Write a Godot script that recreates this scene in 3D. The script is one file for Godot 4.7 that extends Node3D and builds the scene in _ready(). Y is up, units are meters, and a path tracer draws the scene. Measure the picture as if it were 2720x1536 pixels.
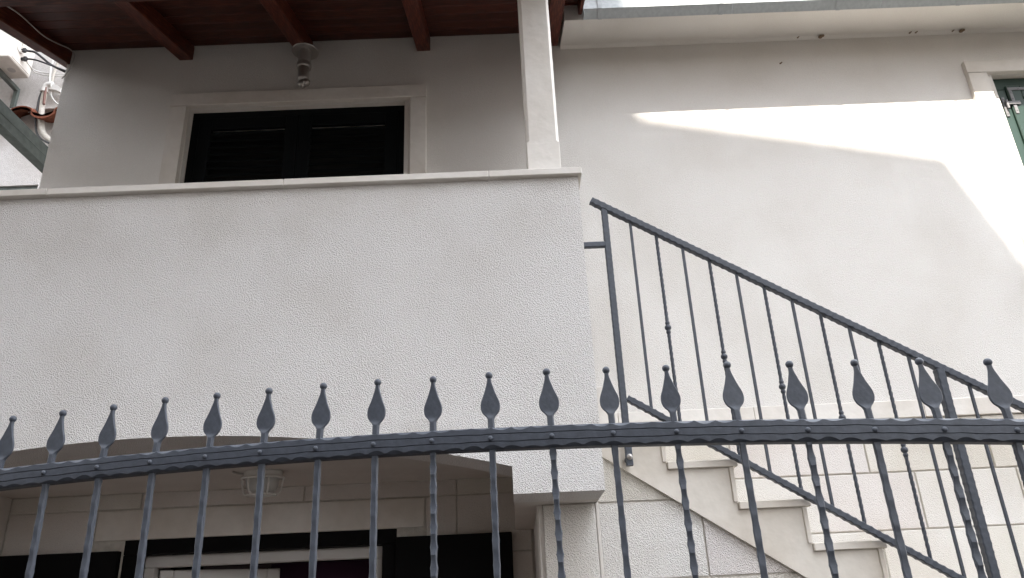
extends Node3D

const GROUND := 0.085
const ZB := -4.25      # main wall of the house
const ZA := -2.96      # front of the balcony parapet
const ZC := -3.30      # wall under the outside stair
var M := {}
var taken := {}
var rng := RandomNumberGenerator.new()


func _ready() -> void:
	rng.seed = 7
	# ---- camera, sky, sun, exposure
	var cam := Camera3D.new()
	cam.name = "camera"
	add_child(cam)
	cam.position = Vector3(0, 1.6, 0)
	cam.basis = Basis.from_euler(Vector3(deg_to_rad(23.045), deg_to_rad(-0.583), deg_to_rad(-2.62)), EULER_ORDER_YXZ)
	cam.fov = 41.08
	cam.near = 0.05
	cam.far = 400.0
	cam.current = true
	var sky_mat := ProceduralSkyMaterial.new()
	sky_mat.sky_top_color = Color(0.714, 0.727, 0.752)
	sky_mat.sky_horizon_color = Color(0.75, 0.745, 0.74)
	sky_mat.sky_curve = 0.18
	sky_mat.ground_bottom_color = Color(0.35, 0.33, 0.30)
	sky_mat.ground_horizon_color = Color(0.62, 0.62, 0.60)
	sky_mat.sky_energy_multiplier = 1.5
	var sky := Sky.new()
	sky.sky_material = sky_mat
	var env := Environment.new()
	env.background_mode = Environment.BG_SKY
	env.sky = sky
	env.tonemap_mode = Environment.TONE_MAPPER_LINEAR
	env.tonemap_exposure = 5.3
	env.ssao_enabled = true
	env.ssil_enabled = true
	env.sdfgi_enabled = true
	var we := WorldEnvironment.new()
	we.name = "world_environment"
	we.environment = env
	add_child(we)
	var sun := DirectionalLight3D.new()
	sun.name = "sun"
	sun.light_energy = 1.05
	sun.light_color = Color(1.0, 0.96, 0.91)
	sun.light_angular_distance = 0.55
	sun.shadow_enabled = true
	add_child(sun)
	var to_sun := Vector3(-0.1763, 1.07, 1.0).normalized()
	sun.look_at_from_position(to_sun * 30.0, Vector3.ZERO, Vector3.UP)

	materials()
	ground()
	house()
	staircase()
	balcony_roof()
	gutter()
	opposite_house()
	neighbour_house()
	stair_railing()
	gate()
	spotlight()
	bulkhead_lamp()
	air_conditioner()
	services()


# ------------------------------------------------------------------ helpers

func numbered(called: String, parent: Node) -> String:
	var key := str(parent.get_instance_id()) + called
	var n: int = taken.get(key, 0)
	taken[key] = n + 1
	return called if n == 0 else "%s_%03d" % [called, n]


func thing(called: String, label: String, category: String, at := Vector3.ZERO, group := "") -> Node3D:
	var o := Node3D.new()
	o.name = numbered(called, self)
	add_child(o, true)
	o.position = at
	o.set_meta("label", label)
	o.set_meta("category", category)
	if group != "":
		o.set_meta("group", group)
	return o


func mesh_of(st: SurfaceTool) -> ArrayMesh:
	st.generate_normals()
	return st.commit()


func put_mesh(called: String, mesh: Mesh, mat: Material, parent: Node, at := Vector3.ZERO, label := "") -> MeshInstance3D:
	var mi := MeshInstance3D.new()
	mi.name = numbered(called, parent)
	mi.mesh = mesh
	mi.material_override = mat
	mi.position = at
	parent.add_child(mi, true)
	if label != "":
		mi.set_meta("label", label)
	return mi


# world-coordinate mesh put under a thing (or a part of it)
func part(called: String, st: SurfaceTool, mat: Material, parent: Node3D, label := "") -> MeshInstance3D:
	var off := Vector3.ZERO
	if parent.get_parent() == self and not parent is MeshInstance3D:
		off = -parent.position
	return put_mesh(called, mesh_of(st), mat, parent, off, label)


func mb() -> SurfaceTool:
	var st := SurfaceTool.new()
	st.begin(Mesh.PRIMITIVE_TRIANGLES)
	st.set_smooth_group(-1)
	return st


# triangle turned so that it faces away from «inner»
func tri(st: SurfaceTool, a: Vector3, b: Vector3, c: Vector3, inner: Vector3) -> void:
	var n := (b - a).cross(c - a)
	if n.dot((a + b + c) / 3.0 - inner) > 0.0:   # counter-clockwise seen from outside: swap, front faces run clockwise
		st.add_vertex(a); st.add_vertex(c); st.add_vertex(b)
	else:
		st.add_vertex(a); st.add_vertex(b); st.add_vertex(c)


func quad(st: SurfaceTool, a: Vector3, b: Vector3, c: Vector3, d: Vector3, inner: Vector3) -> void:
	tri(st, a, b, c, inner)
	tri(st, a, c, d, inner)


# box from corner lo to corner hi with bevelled edges, under an optional transform
func box(st: SurfaceTool, lo: Vector3, hi: Vector3, bev := 0.0, xf := Transform3D.IDENTITY) -> void:
	var c := (lo + hi) * 0.5
	var h := (hi - lo) * 0.5
	var bv: float = min(bev, min(h.x, min(h.y, h.z)) * 0.45)
	var ic := xf * c
	var pt := func(s: Vector3, ax: int) -> Vector3:
		var q := Vector3(s.x * (h.x - (0.0 if ax == 0 else bv)), s.y * (h.y - (0.0 if ax == 1 else bv)), s.z * (h.z - (0.0 if ax == 2 else bv)))
		return xf * (c + q)
	for ax in 3:
		for s in [-1.0, 1.0]:
			var v := []
			for t in [[-1, -1], [1, -1], [1, 1], [-1, 1]]:
				var q := Vector3.ZERO
				q[ax] = s
				q[(ax + 1) % 3] = t[0]
				q[(ax + 2) % 3] = t[1]
				v.append(pt.call(q, ax))
			quad(st, v[0], v[1], v[2], v[3], ic)
	if bv <= 0.0:
		return
	for ax in 3:   # edges along axis ax
		var b := (ax + 1) % 3
		var d := (ax + 2) % 3
		for t in [[-1, -1], [1, -1], [1, 1], [-1, 1]]:
			var q0 := Vector3.ZERO
			q0[ax] = -1.0
			q0[b] = t[0]
			q0[d] = t[1]
			var q1 := q0
			q1[ax] = 1.0
			quad(st, pt.call(q0, b), pt.call(q1, b), pt.call(q1, d), pt.call(q0, d), ic)
	for sx in [-1.0, 1.0]:
		for sy in [-1.0, 1.0]:
			for sz in [-1.0, 1.0]:
				var q := Vector3(sx, sy, sz)
				tri(st, pt.call(q, 0), pt.call(q, 1), pt.call(q, 2), ic)


func bx(x0: float, x1: float, y0: float, y1: float, z0: float, z1: float, bev := 0.0) -> SurfaceTool:
	var st := mb()
	box(st, Vector3(x0, y0, z0), Vector3(x1, y1, z1), bev)
	return st


# 2-D polygon in x and y pulled from z0 (back) to z1 (front)
func prism(st: SurfaceTool, poly: PackedVector2Array, z0: float, z1: float, xf := Transform3D.IDENTITY) -> void:
	var p := poly
	if Geometry2D.is_polygon_clockwise(p):
		p = p.duplicate()
		p.reverse()
	var idx := Geometry2D.triangulate_polygon(p)
	for i in range(0, idx.size(), 3):
		var a := p[idx[i]]
		var b := p[idx[i + 1]]
		var c := p[idx[i + 2]]
		var g := (a + b + c) / 3.0
		tri(st, xf * Vector3(a.x, a.y, z1), xf * Vector3(b.x, b.y, z1), xf * Vector3(c.x, c.y, z1), xf * Vector3(g.x, g.y, z0 - 1.0))
		tri(st, xf * Vector3(a.x, a.y, z0), xf * Vector3(b.x, b.y, z0), xf * Vector3(c.x, c.y, z0), xf * Vector3(g.x, g.y, z1 + 1.0))
	for i in p.size():
		var a := p[i]
		var b := p[(i + 1) % p.size()]
		var nrm := Vector2((b - a).y, -(b - a).x)
		if nrm.length() < 1e-9:
			continue
		var mid := (a + b) * 0.5 - nrm.normalized() * 0.1
		quad(st, xf * Vector3(a.x, a.y, z0), xf * Vector3(b.x, b.y, z0), xf * Vector3(b.x, b.y, z1), xf * Vector3(a.x, a.y, z1), xf * Vector3(mid.x, mid.y, (z0 + z1) * 0.5))


# loops of equal size joined into a skin; sides[i] is the smooth group of the strip from point i to i + 1
func skin(st: SurfaceTool, rings: Array, sides: Array, caps := true) -> void:
	var n: int = rings[0].size()
	for r in range(rings.size() - 1):
		var a: PackedVector3Array = rings[r]
		var b: PackedVector3Array = rings[r + 1]
		var g := Vector3.ZERO
		for i in n:
			g += a[i] + b[i]
		g /= 2.0 * n
		for i in n:
			st.set_smooth_group(sides[i] if sides.size() == n else sides[0])
			var j := (i + 1) % n
			quad(st, a[i], a[j], b[j], b[i], g)
	if caps:
		st.set_smooth_group(-1)
		for e in [0, rings.size() - 1]:
			var a: PackedVector3Array = rings[e]
			var g := Vector3.ZERO
			for v in a:
				g += v
			g /= n
			var o: PackedVector3Array = rings[1 if e == 0 else rings.size() - 2]
			var og := Vector3.ZERO
			for v in o:
				og += v
			og /= n
			for i in n:
				tri(st, g, a[i], a[(i + 1) % n], og)
	st.set_smooth_group(-1)


# tube through points
func tube(st: SurfaceTool, pts: PackedVector3Array, r: float, seg := 8, smooth_path := true) -> void:
	var p := pts
	if smooth_path and pts.size() > 2:
		p = PackedVector3Array()
		for i in range(pts.size() - 1):
			var p0 := pts[max(i - 1, 0)]
			var p3 := pts[min(i + 2, pts.size() - 1)]
			for k in 5:
				p.append(pts[i].cubic_interpolate(pts[i + 1], p0, p3, k / 5.0))
		p.append(pts[pts.size() - 1])
	var rings := []
	var up := Vector3(0.3, 0.2, 1.0).normalized()
	for i in p.size():
		var d := (p[min(i + 1, p.size() - 1)] - p[max(i - 1, 0)]).normalized()
		var s := d.cross(up)
		if s.length() < 0.05:
			s = d.cross(Vector3.RIGHT)
		s = s.normalized()
		up = s.cross(d).normalized()
		var ring := PackedVector3Array()
		for k in seg:
			var a := TAU * k / seg
			ring.append(p[i] + (s * cos(a) + up * sin(a)) * r)
		rings.append(ring)
	skin(st, rings, [1])


# turned shape: profile of (radius, height) round the y axis of xf
func lathe(st: SurfaceTool, prof: Array, seg: int, xf := Transform3D.IDENTITY, group := 1) -> void:
	var rings := []
	for q: Vector2 in prof:
		var ring := PackedVector3Array()
		for k in seg:
			var a := TAU * k / seg
			ring.append(xf * Vector3(cos(a) * q.x, q.y, sin(a) * q.x))
		rings.append(ring)
	skin(st, rings, [group])


func ball(st: SurfaceTool, at: Vector3, r: float, seg := 14, squash := 1.0) -> void:
	var prof := []
	for i in 9:
		var a := -PI / 2 + PI * i / 8.0
		prof.append(Vector2(max(cos(a) * r, 0.0002), sin(a) * r * squash))
	lathe(st, prof, seg, Transform3D(Basis.IDENTITY, at))


# a bar along local y whose four edges are hammered: side = width, dent = depth of the dents
func hammered_bar(st: SurfaceTool, y0: float, y1: float, half: float, dent_x: float, dent_z: float, period: float, phase: float, xf := Transform3D.IDENTITY, twist := 0.0) -> void:
	var n: int = max(2, int(ceil((y1 - y0) / period * 8.0)))
	var rings := []
	for i in n + 1:
		var y: float = lerp(y0, y1, float(i) / n)
		var fx := fposmod(y / period + phase, 1.0) * 2.0 - 1.0
		var fz := fposmod(y / period + phase + 0.37, 1.0) * 2.0 - 1.0
		var wob := 0.85 + 0.3 * absf(sin(y * 37.0 + phase * 9.0))
		var hx := half - dent_x * (1.0 - fx * fx) * wob
		var hz := half - dent_z * (1.0 - fz * fz) * wob
		var ch := half * 0.22
		var tw := twist * y
		var ring := PackedVector3Array()
		for c in [[1, 1, 0], [1, 1, 1], [-1, 1, 1], [-1, 1, 0], [-1, -1, 0], [-1, -1, 1], [1, -1, 1], [1, -1, 0]]:
			var x: float = c[0] * (hx - (ch if c[2] == 1 else 0.0))
			var z: float = c[1] * (hz - (0.0 if c[2] == 1 else ch))
			var v := Vector3(x, y, z)
			if tw != 0.0:
				v = v.rotated(Vector3.UP, tw)
			ring.append(xf * v)
		rings.append(ring)
	skin(st, rings, [-1] if dent_z > 0.003 else [1, 2, 3, 4, 5, 6, 7, 8])


# ------------------------------------------------------------------ materials

func lin(r: float, g: float, b: float) -> Color:
	return Color(r, g, b).linear_to_srgb()


func noise_tex(kind: int, freq: float, octaves: int, size: int, sd: int, as_normal := false, bump := 4.0, ramp: Array = []) -> NoiseTexture2D:
	var f := FastNoiseLite.new()
	f.seed = sd
	f.noise_type = kind
	f.frequency = freq
	f.fractal_octaves = octaves
	f.fractal_type = FastNoiseLite.FRACTAL_FBM if octaves > 1 else FastNoiseLite.FRACTAL_NONE
	if kind == FastNoiseLite.TYPE_CELLULAR:
		f.cellular_return_type = FastNoiseLite.RETURN_DISTANCE
	var t := NoiseTexture2D.new()
	t.width = size
	t.height = size
	t.seamless = true
	t.seamless_blend_skirt = 0.08
	t.generate_mipmaps = false
	t.as_normal_map = as_normal
	t.bump_strength = bump
	if ramp.size() > 0:
		var g := Gradient.new()
		var offs := PackedFloat32Array()
		var cols := PackedColorArray()
		for r in ramp:
			offs.append(r[0])
			cols.append(r[1])
		g.offsets = offs
		g.colors = cols
		t.color_ramp = g
	t.noise = f
	return t


func stone_like(base: Color, spread: float, tile: float, albedo_noise: Array, normal: Texture2D, strength: float, rough := 0.9, stain: Texture2D = null, stain_tile := 4.3) -> StandardMaterial3D:
	var m := StandardMaterial3D.new()
	if stain != null:
		m.detail_enabled = true
		m.detail_blend_mode = BaseMaterial3D.BLEND_MODE_MUL
		m.detail_albedo = stain
		m.detail_uv_layer = BaseMaterial3D.DETAIL_UV_2
		m.uv2_triplanar = true
		m.uv2_world_triplanar = true
		m.uv2_triplanar_sharpness = 8.0
		m.uv2_scale = Vector3.ONE / stain_tile
	var lo := Color(base.r * (1.0 - spread), base.g * (1.0 - spread * 1.05), base.b * (1.0 - spread * 1.15))
	var hi := Color(min(base.r * (1.0 + spread), 0.9), min(base.g * (1.0 + spread), 0.9), min(base.b * (1.0 + spread), 0.9))
	m.albedo_texture = noise_tex(albedo_noise[0], albedo_noise[1], albedo_noise[2], 1024, albedo_noise[3], false, 1.0, [[0.15, lo.linear_to_srgb()], [0.5, base.linear_to_srgb()], [0.85, hi.linear_to_srgb()]])
	m.roughness = rough
	m.metallic_specular = 0.3
	if normal != null:
		m.normal_enabled = true
		m.normal_texture = normal
		m.normal_scale = strength
	m.uv1_triplanar = true
	m.uv1_world_triplanar = true
	m.uv1_triplanar_sharpness = 8.0
	m.uv1_scale = Vector3.ONE / tile
	return m


func plain(c: Color, rough: float, metal := 0.0, spec := 0.5) -> StandardMaterial3D:
	var m := StandardMaterial3D.new()
	m.albedo_color = c
	m.roughness = rough
	m.metallic = metal
	m.metallic_specular = spec
	return m


func materials() -> void:
	var S := FastNoiseLite.TYPE_SIMPLEX_SMOOTH
	var V := FastNoiseLite.TYPE_VALUE_CUBIC
	var grain := noise_tex(V, 0.42, 2, 1024, 11, true, 6.0)
	var coarse := noise_tex(V, 0.36, 2, 1024, 12, true, 8.0)
	var soft := noise_tex(S, 0.03, 4, 512, 13, true, 3.0)
	var w1 := Color(1, 1, 1)
	# weathering as soft clouds and faint streaks, laid over the render at a scale of metres
	var stain := noise_tex(S, 0.006, 5, 1024, 14, false, 1.0, [[0.15, Color(0.962, 0.957, 0.95)], [0.5, Color(0.987, 0.985, 0.983)], [0.85, w1]])
	var blotch := noise_tex(S, 0.004, 6, 1024, 15, false, 1.0, [[0.2, Color(0.95, 0.94, 0.925)], [0.55, Color(0.985, 0.98, 0.975)], [0.8, w1]])
	M.parapet = stone_like(Color(0.70, 0.688, 0.672), 0.10, 0.95, [V, 0.36, 2, 21], coarse, 0.8, 0.92, stain, 3.7)
	M.wall = stone_like(Color(0.735, 0.715, 0.68), 0.05, 1.0, [V, 0.36, 2, 22], grain, 0.7, 0.92, stain, 5.1)
	M.block = stone_like(Color(0.71, 0.695, 0.665), 0.09, 1.1, [V, 0.36, 2, 23], coarse, 0.6, 0.92, blotch, 2.9)
	M.block_fine = stone_like(Color(0.72, 0.70, 0.66), 0.05, 1.0, [V, 0.36, 2, 35], grain, 0.6, 0.92, blotch, 3.1)
	for k in 3:
		for n in ["block", "block_fine"]:
			var d: StandardMaterial3D = M[n].duplicate()
			d.albedo_color = [Color(1, 1, 1), Color(0.975, 0.97, 0.955), Color(0.99, 0.98, 0.985)][k]
			M["%s_%d" % [n, k]] = d
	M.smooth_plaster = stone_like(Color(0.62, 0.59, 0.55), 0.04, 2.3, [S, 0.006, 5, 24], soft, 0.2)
	M.stair_stone = stone_like(Color(0.68, 0.64, 0.575), 0.04, 1.3, [S, 0.013, 6, 36], soft, 0.2, 0.6, blotch, 2.1)
	M.stone = stone_like(Color(0.70, 0.675, 0.635), 0.035, 1.2, [S, 0.013, 6, 25], soft, 0.2, 0.6, blotch, 2.9)
	M.joint = stone_like(Color(0.60, 0.57, 0.52), 0.1, 1.0, [S, 0.02, 4, 26], grain, 0.4)
	M.paving = stone_like(Color(0.068, 0.062, 0.056), 0.15, 2.0, [S, 0.01, 5, 27], coarse, 0.8)
	M.render_far = stone_like(Color(0.62, 0.60, 0.585), 0.06, 1.4, [S, 0.03, 5, 28], grain, 0.6, 0.92, blotch, 3.3)
	M.render_brown = stone_like(Color(0.115, 0.092, 0.076), 0.1, 2.0, [S, 0.01, 6, 33], grain, 0.6)
	M.floor_tile = stone_like(Color(0.19, 0.105, 0.07), 0.15, 1.0, [S, 0.02, 4, 34], null, 0.0, 0.6)
	# dark stained timber with a grain that runs along the board
	for k in 3:
		var w := StandardMaterial3D.new()
		var a: float = [0.8, 1.0, 1.25][k]
		var wt := noise_tex(S, 0.02, 4, 512, 40 + k, false, 1.0, [[0.2, lin(0.028 * a, 0.005 * a, 0.003 * a)], [0.6, lin(0.072 * a, 0.013 * a, 0.006 * a)], [0.9, lin(0.13 * a, 0.045 * a, 0.022 * a)]])
		w.albedo_texture = wt
		w.roughness = 0.5
		w.metallic_specular = 0.4
		w.uv1_triplanar = true
		w.uv1_scale = Vector3(0.7, 9.0, 9.0) if k < 2 else Vector3(9.0, 9.0, 0.7)
		M["timber_%d" % k] = w
	var iron := StandardMaterial3D.new()
	iron.albedo_texture = noise_tex(S, 0.02, 5, 512, 51, false, 1.0, [[0.2, lin(0.034, 0.041, 0.055)], [0.8, lin(0.046, 0.055, 0.072)]])
	iron.normal_enabled = true
	iron.normal_texture = soft
	iron.normal_scale = 0.25
	iron.roughness = 0.52
	iron.metallic_specular = 0.5
	iron.uv1_triplanar = true
	iron.uv1_scale = Vector3.ONE * 4.0
	M.iron = iron
	var zinc := StandardMaterial3D.new()
	zinc.albedo_texture = noise_tex(S, 0.02, 5, 512, 52, false, 1.0, [[0.2, lin(0.33, 0.36, 0.37)], [0.8, lin(0.40, 0.43, 0.44)]])
	zinc.roughness = 0.5
	zinc.metallic = 0.0
	zinc.uv1_triplanar = true
	zinc.uv1_scale = Vector3.ONE * 3.0
	M.zinc = zinc
	M.steel = plain(lin(0.42, 0.40, 0.38), 0.42, 0.8)
	M.galvanised = plain(lin(0.15, 0.15, 0.155), 0.5, 0.0)
	M.dark_green = plain(lin(0.0025, 0.0038, 0.0045), 0.7, 0.0, 0.25)
	M.green = plain(lin(0.011, 0.033, 0.023), 0.45)
	M.black_frame = plain(lin(0.003, 0.003, 0.0035), 0.7, 0.0, 0.25)
	M.white_frame = plain(lin(0.62, 0.61, 0.59), 0.4)
	M.white_plastic = plain(lin(0.68, 0.67, 0.64), 0.45)
	M.cream_metal = stone_like(Color(0.66, 0.63, 0.58), 0.05, 0.8, [S, 0.01, 4, 29], null, 0.0, 0.5)
	M.grey_steel = stone_like(Color(0.13, 0.15, 0.14), 0.15, 0.8, [S, 0.01, 5, 30], null, 0.0, 0.6)
	M.cable_grey = plain(lin(0.42, 0.40, 0.38), 0.6)
	M.cable_white = plain(lin(0.66, 0.65, 0.62), 0.5)
	M.cable_black = plain(lin(0.02, 0.02, 0.022), 0.5)
	M.insulation = stone_like(Color(0.52, 0.49, 0.44), 0.12, 0.5, [S, 0.02, 4, 31], soft, 0.5, 0.7)
	M.terracotta = stone_like(Color(0.17, 0.058, 0.034), 0.25, 0.6, [S, 0.015, 5, 32], grain, 0.5, 0.85)
	M.copper = plain(lin(0.18, 0.09, 0.07), 0.6)
	M.mud = plain(lin(0.16, 0.11, 0.07), 0.95)
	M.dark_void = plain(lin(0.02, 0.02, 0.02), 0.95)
	M.curtain = plain(lin(0.16, 0.14, 0.15), 0.9)
	M.purple = plain(lin(0.035, 0.008, 0.030), 0.9)
	var glass := StandardMaterial3D.new()
	glass.transparency = BaseMaterial3D.TRANSPARENCY_ALPHA
	glass.albedo_color = Color(0.8, 0.85, 0.85, 0.10)
	glass.roughness = 0.03
	M.glass = glass
	var frosted := plain(lin(0.5, 0.5, 0.48), 0.35)
	M.frosted = frosted


# ------------------------------------------------------------------ the setting

func ground() -> void:
	var st := bx(-80, 80, GROUND - 0.3, GROUND, -60, 80)
	var g := put_mesh("ground", mesh_of(st), M.paving, self)
	g.set_meta("kind", "structure")
	g.set_meta("label", "stone paved ground of the narrow street before the house")


# wall facing +z with openings: holes are [x0, x1, y0, y1]
func wall_front(st: SurfaceTool, x0: float, x1: float, y0: float, y1: float, zf: float, zb: float, holes: Array) -> void:
	var xs := [x0, x1]
	var ys := [y0, y1]
	for h in holes:
		for v in [h[0], h[1]]:
			if v > x0 and v < x1 and not xs.has(v):
				xs.append(v)
		for v in [h[2], h[3]]:
			if v > y0 and v < y1 and not ys.has(v):
				ys.append(v)
	xs.sort()
	ys.sort()
	for i in range(xs.size() - 1):
		for j in range(ys.size() - 1):
			var cx: float = (xs[i] + xs[i + 1]) / 2
			var cy: float = (ys[j] + ys[j + 1]) / 2
			var open := false
			for h in holes:
				if cx > h[0] and cx < h[1] and cy > h[2] and cy < h[3]:
					open = true
			if open:
				continue
			for z in [zf, zb]:
				var inner := Vector3(cx, cy, (zf + zb) / 2)
				quad(st, Vector3(xs[i], ys[j], z), Vector3(xs[i + 1], ys[j], z), Vector3(xs[i + 1], ys[j + 1], z), Vector3(xs[i], ys[j + 1], z), inner)
	for h in holes:   # reveals
		var a := Vector3(h[0], h[2], 0)
		var b := Vector3(h[1], h[3], 0)
		var far := Vector3((h[0] + h[1]) / 2, (h[2] + h[3]) / 2, (zf + zb) / 2)
		var e := [[a.x, a.y, b.x, a.y], [b.x, a.y, b.x, b.y], [b.x, b.y, a.x, b.y], [a.x, b.y, a.x, a.y]]
		for k in e:
			var mid := Vector3((k[0] + k[2]) / 2, (k[1] + k[3]) / 2, far.z)
			quad(st, Vector3(k[0], k[1], zf), Vector3(k[2], k[3], zf), Vector3(k[2], k[3], zb), Vector3(k[0], k[1], zb), mid + (mid - far))
	var c := Vector3((x0 + x1) / 2, (y0 + y1) / 2, (zf + zb) / 2)
	quad(st, Vector3(x0, y0, zf), Vector3(x0, y0, zb), Vector3(x0, y1, zb), Vector3(x0, y1, zf), c)
	quad(st, Vector3(x1, y0, zf), Vector3(x1, y0, zb), Vector3(x1, y1, zb), Vector3(x1, y1, zf), c)
	quad(st, Vector3(x0, y1, zf), Vector3(x0, y1, zb), Vector3(x1, y1, zb), Vector3(x1, y1, zf), c)
	quad(st, Vector3(x0, y0, zf), Vector3(x0, y0, zb), Vector3(x1, y0, zb), Vector3(x1, y0, zf), c)


# one row of blocks between the given joints; clip is an optional polygon
func block_row(parent: Node3D, xs: Array, y0: float, y1: float, zf: float, clip := PackedVector2Array(), gap := 0.0042, cut: Array = []) -> void:
	for i in range(xs.size() - 1):
		var a: float = xs[i] + gap
		var b: float = xs[i + 1] - gap
		var lo := y0 + gap
		var hi := y1 - gap
		if b - a < 0.01:
			continue
		var skip := false
		for h in cut:
			if a < h[1] - 0.01 and b > h[0] + 0.01 and lo < h[3] - 0.01 and hi > h[2] + 0.01:
				skip = true
		if skip:
			continue
		var st := mb()
		var proud: float = zf + rng.randf_range(-0.001, 0.0015)
		if clip.size() == 0:
			box(st, Vector3(a, lo, zf - 0.04), Vector3(b, hi, proud), 0.003)
		else:
			var polys := Geometry2D.intersect_polygons(PackedVector2Array([Vector2(a, lo), Vector2(b, lo), Vector2(b, hi), Vector2(a, hi)]), clip)
			if polys.is_empty():
				continue
			prism(st, polys[0], zf - 0.03, proud)
		part("block", st, M["%s_%d" % ["block" if zf == ZC else "block_fine", rng.randi() % 3]], parent)


const WIN_L := [-2.046, -0.616, 3.20, 4.812]
const WIN_R := [3.340, 4.43, 3.35, 4.830]
const DOOR := [-2.06, -0.625, 0.0, 2.06]


func house() -> void:
	var h := thing("house", "cream stucco house with balcony, arched porch and shuttered windows behind the iron gate", "house", Vector3(0, GROUND, ZB))
	var st := mb()
	wall_front(st, -2.94, 6.5, 2.53, 5.42, ZB, ZB - 0.30, [WIN_L, WIN_R])
	part("wall", st, M.wall, h)
	st = mb()
	wall_front(st, -2.94, 6.5, GROUND, 2.528, ZB - 0.010, ZB - 0.30, [[DOOR[0], DOOR[1], GROUND, DOOR[3]]])
	part("lower_wall", st, M.joint, h)
	# body behind: side walls, back, dark rooms
	part("side_wall", bx(-2.94, -2.70, GROUND, 5.42, -10.0, ZB - 0.301), M.wall, h)
	part("side_wall", bx(6.25, 6.5, GROUND, 5.42, -10.0, ZB - 0.301), M.wall, h)
	part("back_wall", bx(-2.94, 6.5, GROUND, 5.42, -10.3, -10.001), M.wall, h)
	part("inner_floor", bx(-2.69, 6.24, 2.56, 2.78, -9.99, ZB - 0.302), M.smooth_plaster, h)
	# main roof slab above the eaves
	st = mb()
	prism_x(st, [Vector2(ZB + 0.40, 5.205), Vector2(ZB + 0.40, 5.30), Vector2(-7.2, 6.55), Vector2(-10.7, 5.35), Vector2(-10.7, 5.24), Vector2(-7.2, 6.44)], 0.57, 6.9)
	part("roof", st, M.terracotta, h)
	st = mb()
	prism_x(st, [Vector2(ZB - 0.1, 5.43), Vector2(ZB - 0.1, 5.50), Vector2(-7.2, 6.55), Vector2(-10.7, 5.35), Vector2(-10.7, 5.24), Vector2(-7.2, 6.44)], -3.15, 0.569)
	part("roof", st, M.terracotta, h)
	# plastered eaves soffit that slopes down towards the gutter, rounded where it meets the wall
	st = mb()
	var prof := [Vector2(ZB + 0.001, 5.185), Vector2(ZB + 0.022, 5.202), Vector2(ZB + 0.05, 5.197), Vector2(ZB + 0.40, 5.078), Vector2(ZB + 0.40, 5.20), Vector2(ZB + 0.05, 5.415), Vector2(ZB + 0.001, 5.415)]
	prism_x(st, prof, 0.452, 6.6)
	part("eaves_soffit", st, M.wall, h)
	# stone band over the blocks by the stair, in lengths
	var bxs := [0.346, 0.60, 1.36, 2.31, 3.2, 4.1, 5.0, 6.5]
	for i in range(bxs.size() - 1):
		part("stone_band", bx(bxs[i] + 0.0008, bxs[i + 1] - 0.0008, 2.529, 2.626, ZB - 0.05, ZB + 0.014, 0.003), M.stone, h)
	part("stone_skirting", bx(0.47, 0.545, 2.30, 2.775, ZB + 0.001, ZB + 0.03, 0.003), M.stone, h)
	# courses of blocks on the wall beside the stair
	block_row(h, [0.36, 1.195, 1.935, 2.62, 3.3, 4.0, 4.8], 2.237, 2.527, ZB)
	block_row(h, [0.36, 0.95, 1.63, 2.175, 2.728, 3.4, 4.2, 5.0], 1.938, 2.237, ZB)
	block_row(h, [0.36, 1.25, 1.92, 2.46, 3.05, 3.7, 4.5], 1.64, 1.938, ZB)
	block_row(h, [0.36, 1.0, 1.6, 2.2, 2.75, 3.4, 4.2], 1.34, 1.64, ZB)
	# porch: blocks on its back wall
	block_row(h, [-2.70, -2.0, -1.126, -0.306, 0.0], 2.218, 2.302, ZB, PackedVector2Array(), 0.003)
	block_row(h, [-2.70, -2.225], 1.92, 2.218, ZB, PackedVector2Array(), 0.003)
	block_row(h, [-0.473, -0.306, 0.09], 1.92, 2.218, ZB, PackedVector2Array(), 0.003)
	block_row(h, [-2.70, -2.225], 1.60, 1.92, ZB, PackedVector2Array(), 0.003)
	block_row(h, [-0.473, -0.306, 0.09], 1.60, 1.92, ZB, PackedVector2Array(), 0.003)
	part("door_lintel", bx(-2.22, -0.479, 2.060, 2.212, ZB - 0.05, ZB + 0.006, 0.003), M.stone, h)
	# porch ceiling / balcony floor, side beam, side walls
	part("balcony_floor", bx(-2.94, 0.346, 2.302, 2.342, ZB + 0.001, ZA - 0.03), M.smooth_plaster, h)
	part("floor_tiles", bx(-2.71, 0.345, 2.3425, 2.3465, ZB + 0.001, ZA - 0.286), M.floor_tile, h)
	part("porch_floor", bx(-2.70, 0.10, GROUND, GROUND + 0.02, ZB + 0.002, ZA), M.floor_tile, h)
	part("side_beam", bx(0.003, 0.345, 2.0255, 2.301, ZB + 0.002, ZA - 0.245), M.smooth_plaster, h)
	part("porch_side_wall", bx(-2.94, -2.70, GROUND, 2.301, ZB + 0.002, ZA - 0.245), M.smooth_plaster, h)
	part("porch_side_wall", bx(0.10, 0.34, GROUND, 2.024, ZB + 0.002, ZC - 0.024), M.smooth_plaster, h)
	# pier at the foot of the balcony corner
	st = mb()
	box(st, Vector3(0.118, GROUND, ZC - 0.02), Vector3(0.336, 2.024, ZC), 0.004)
	part("pier_panel", st, M.block, h)
	st = mb()
	prism_y(st, [Vector2(0.0935, ZC - 0.05), Vector2(0.1165, ZC + 0.002), Vector2(0.1165, ZC - 0.05)], GROUND, 2.024)
	part("corner_trim", st, M.stone, h)
	part("corner_trim", bx(0.3375, 0.3525, GROUND, 2.024, ZC - 0.03, ZC + 0.001, 0.003), M.stone, h)
	# parapet with the arch cut out of its foot
	var poly := PackedVector2Array()
	poly.append(Vector2(-2.94, 3.388))
	poly.append(Vector2(0.3455, 3.388))
	poly.append(Vector2(0.3455, 2.025))
	poly.append(Vector2(0.0, 2.025))
	var R := 5.44
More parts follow.
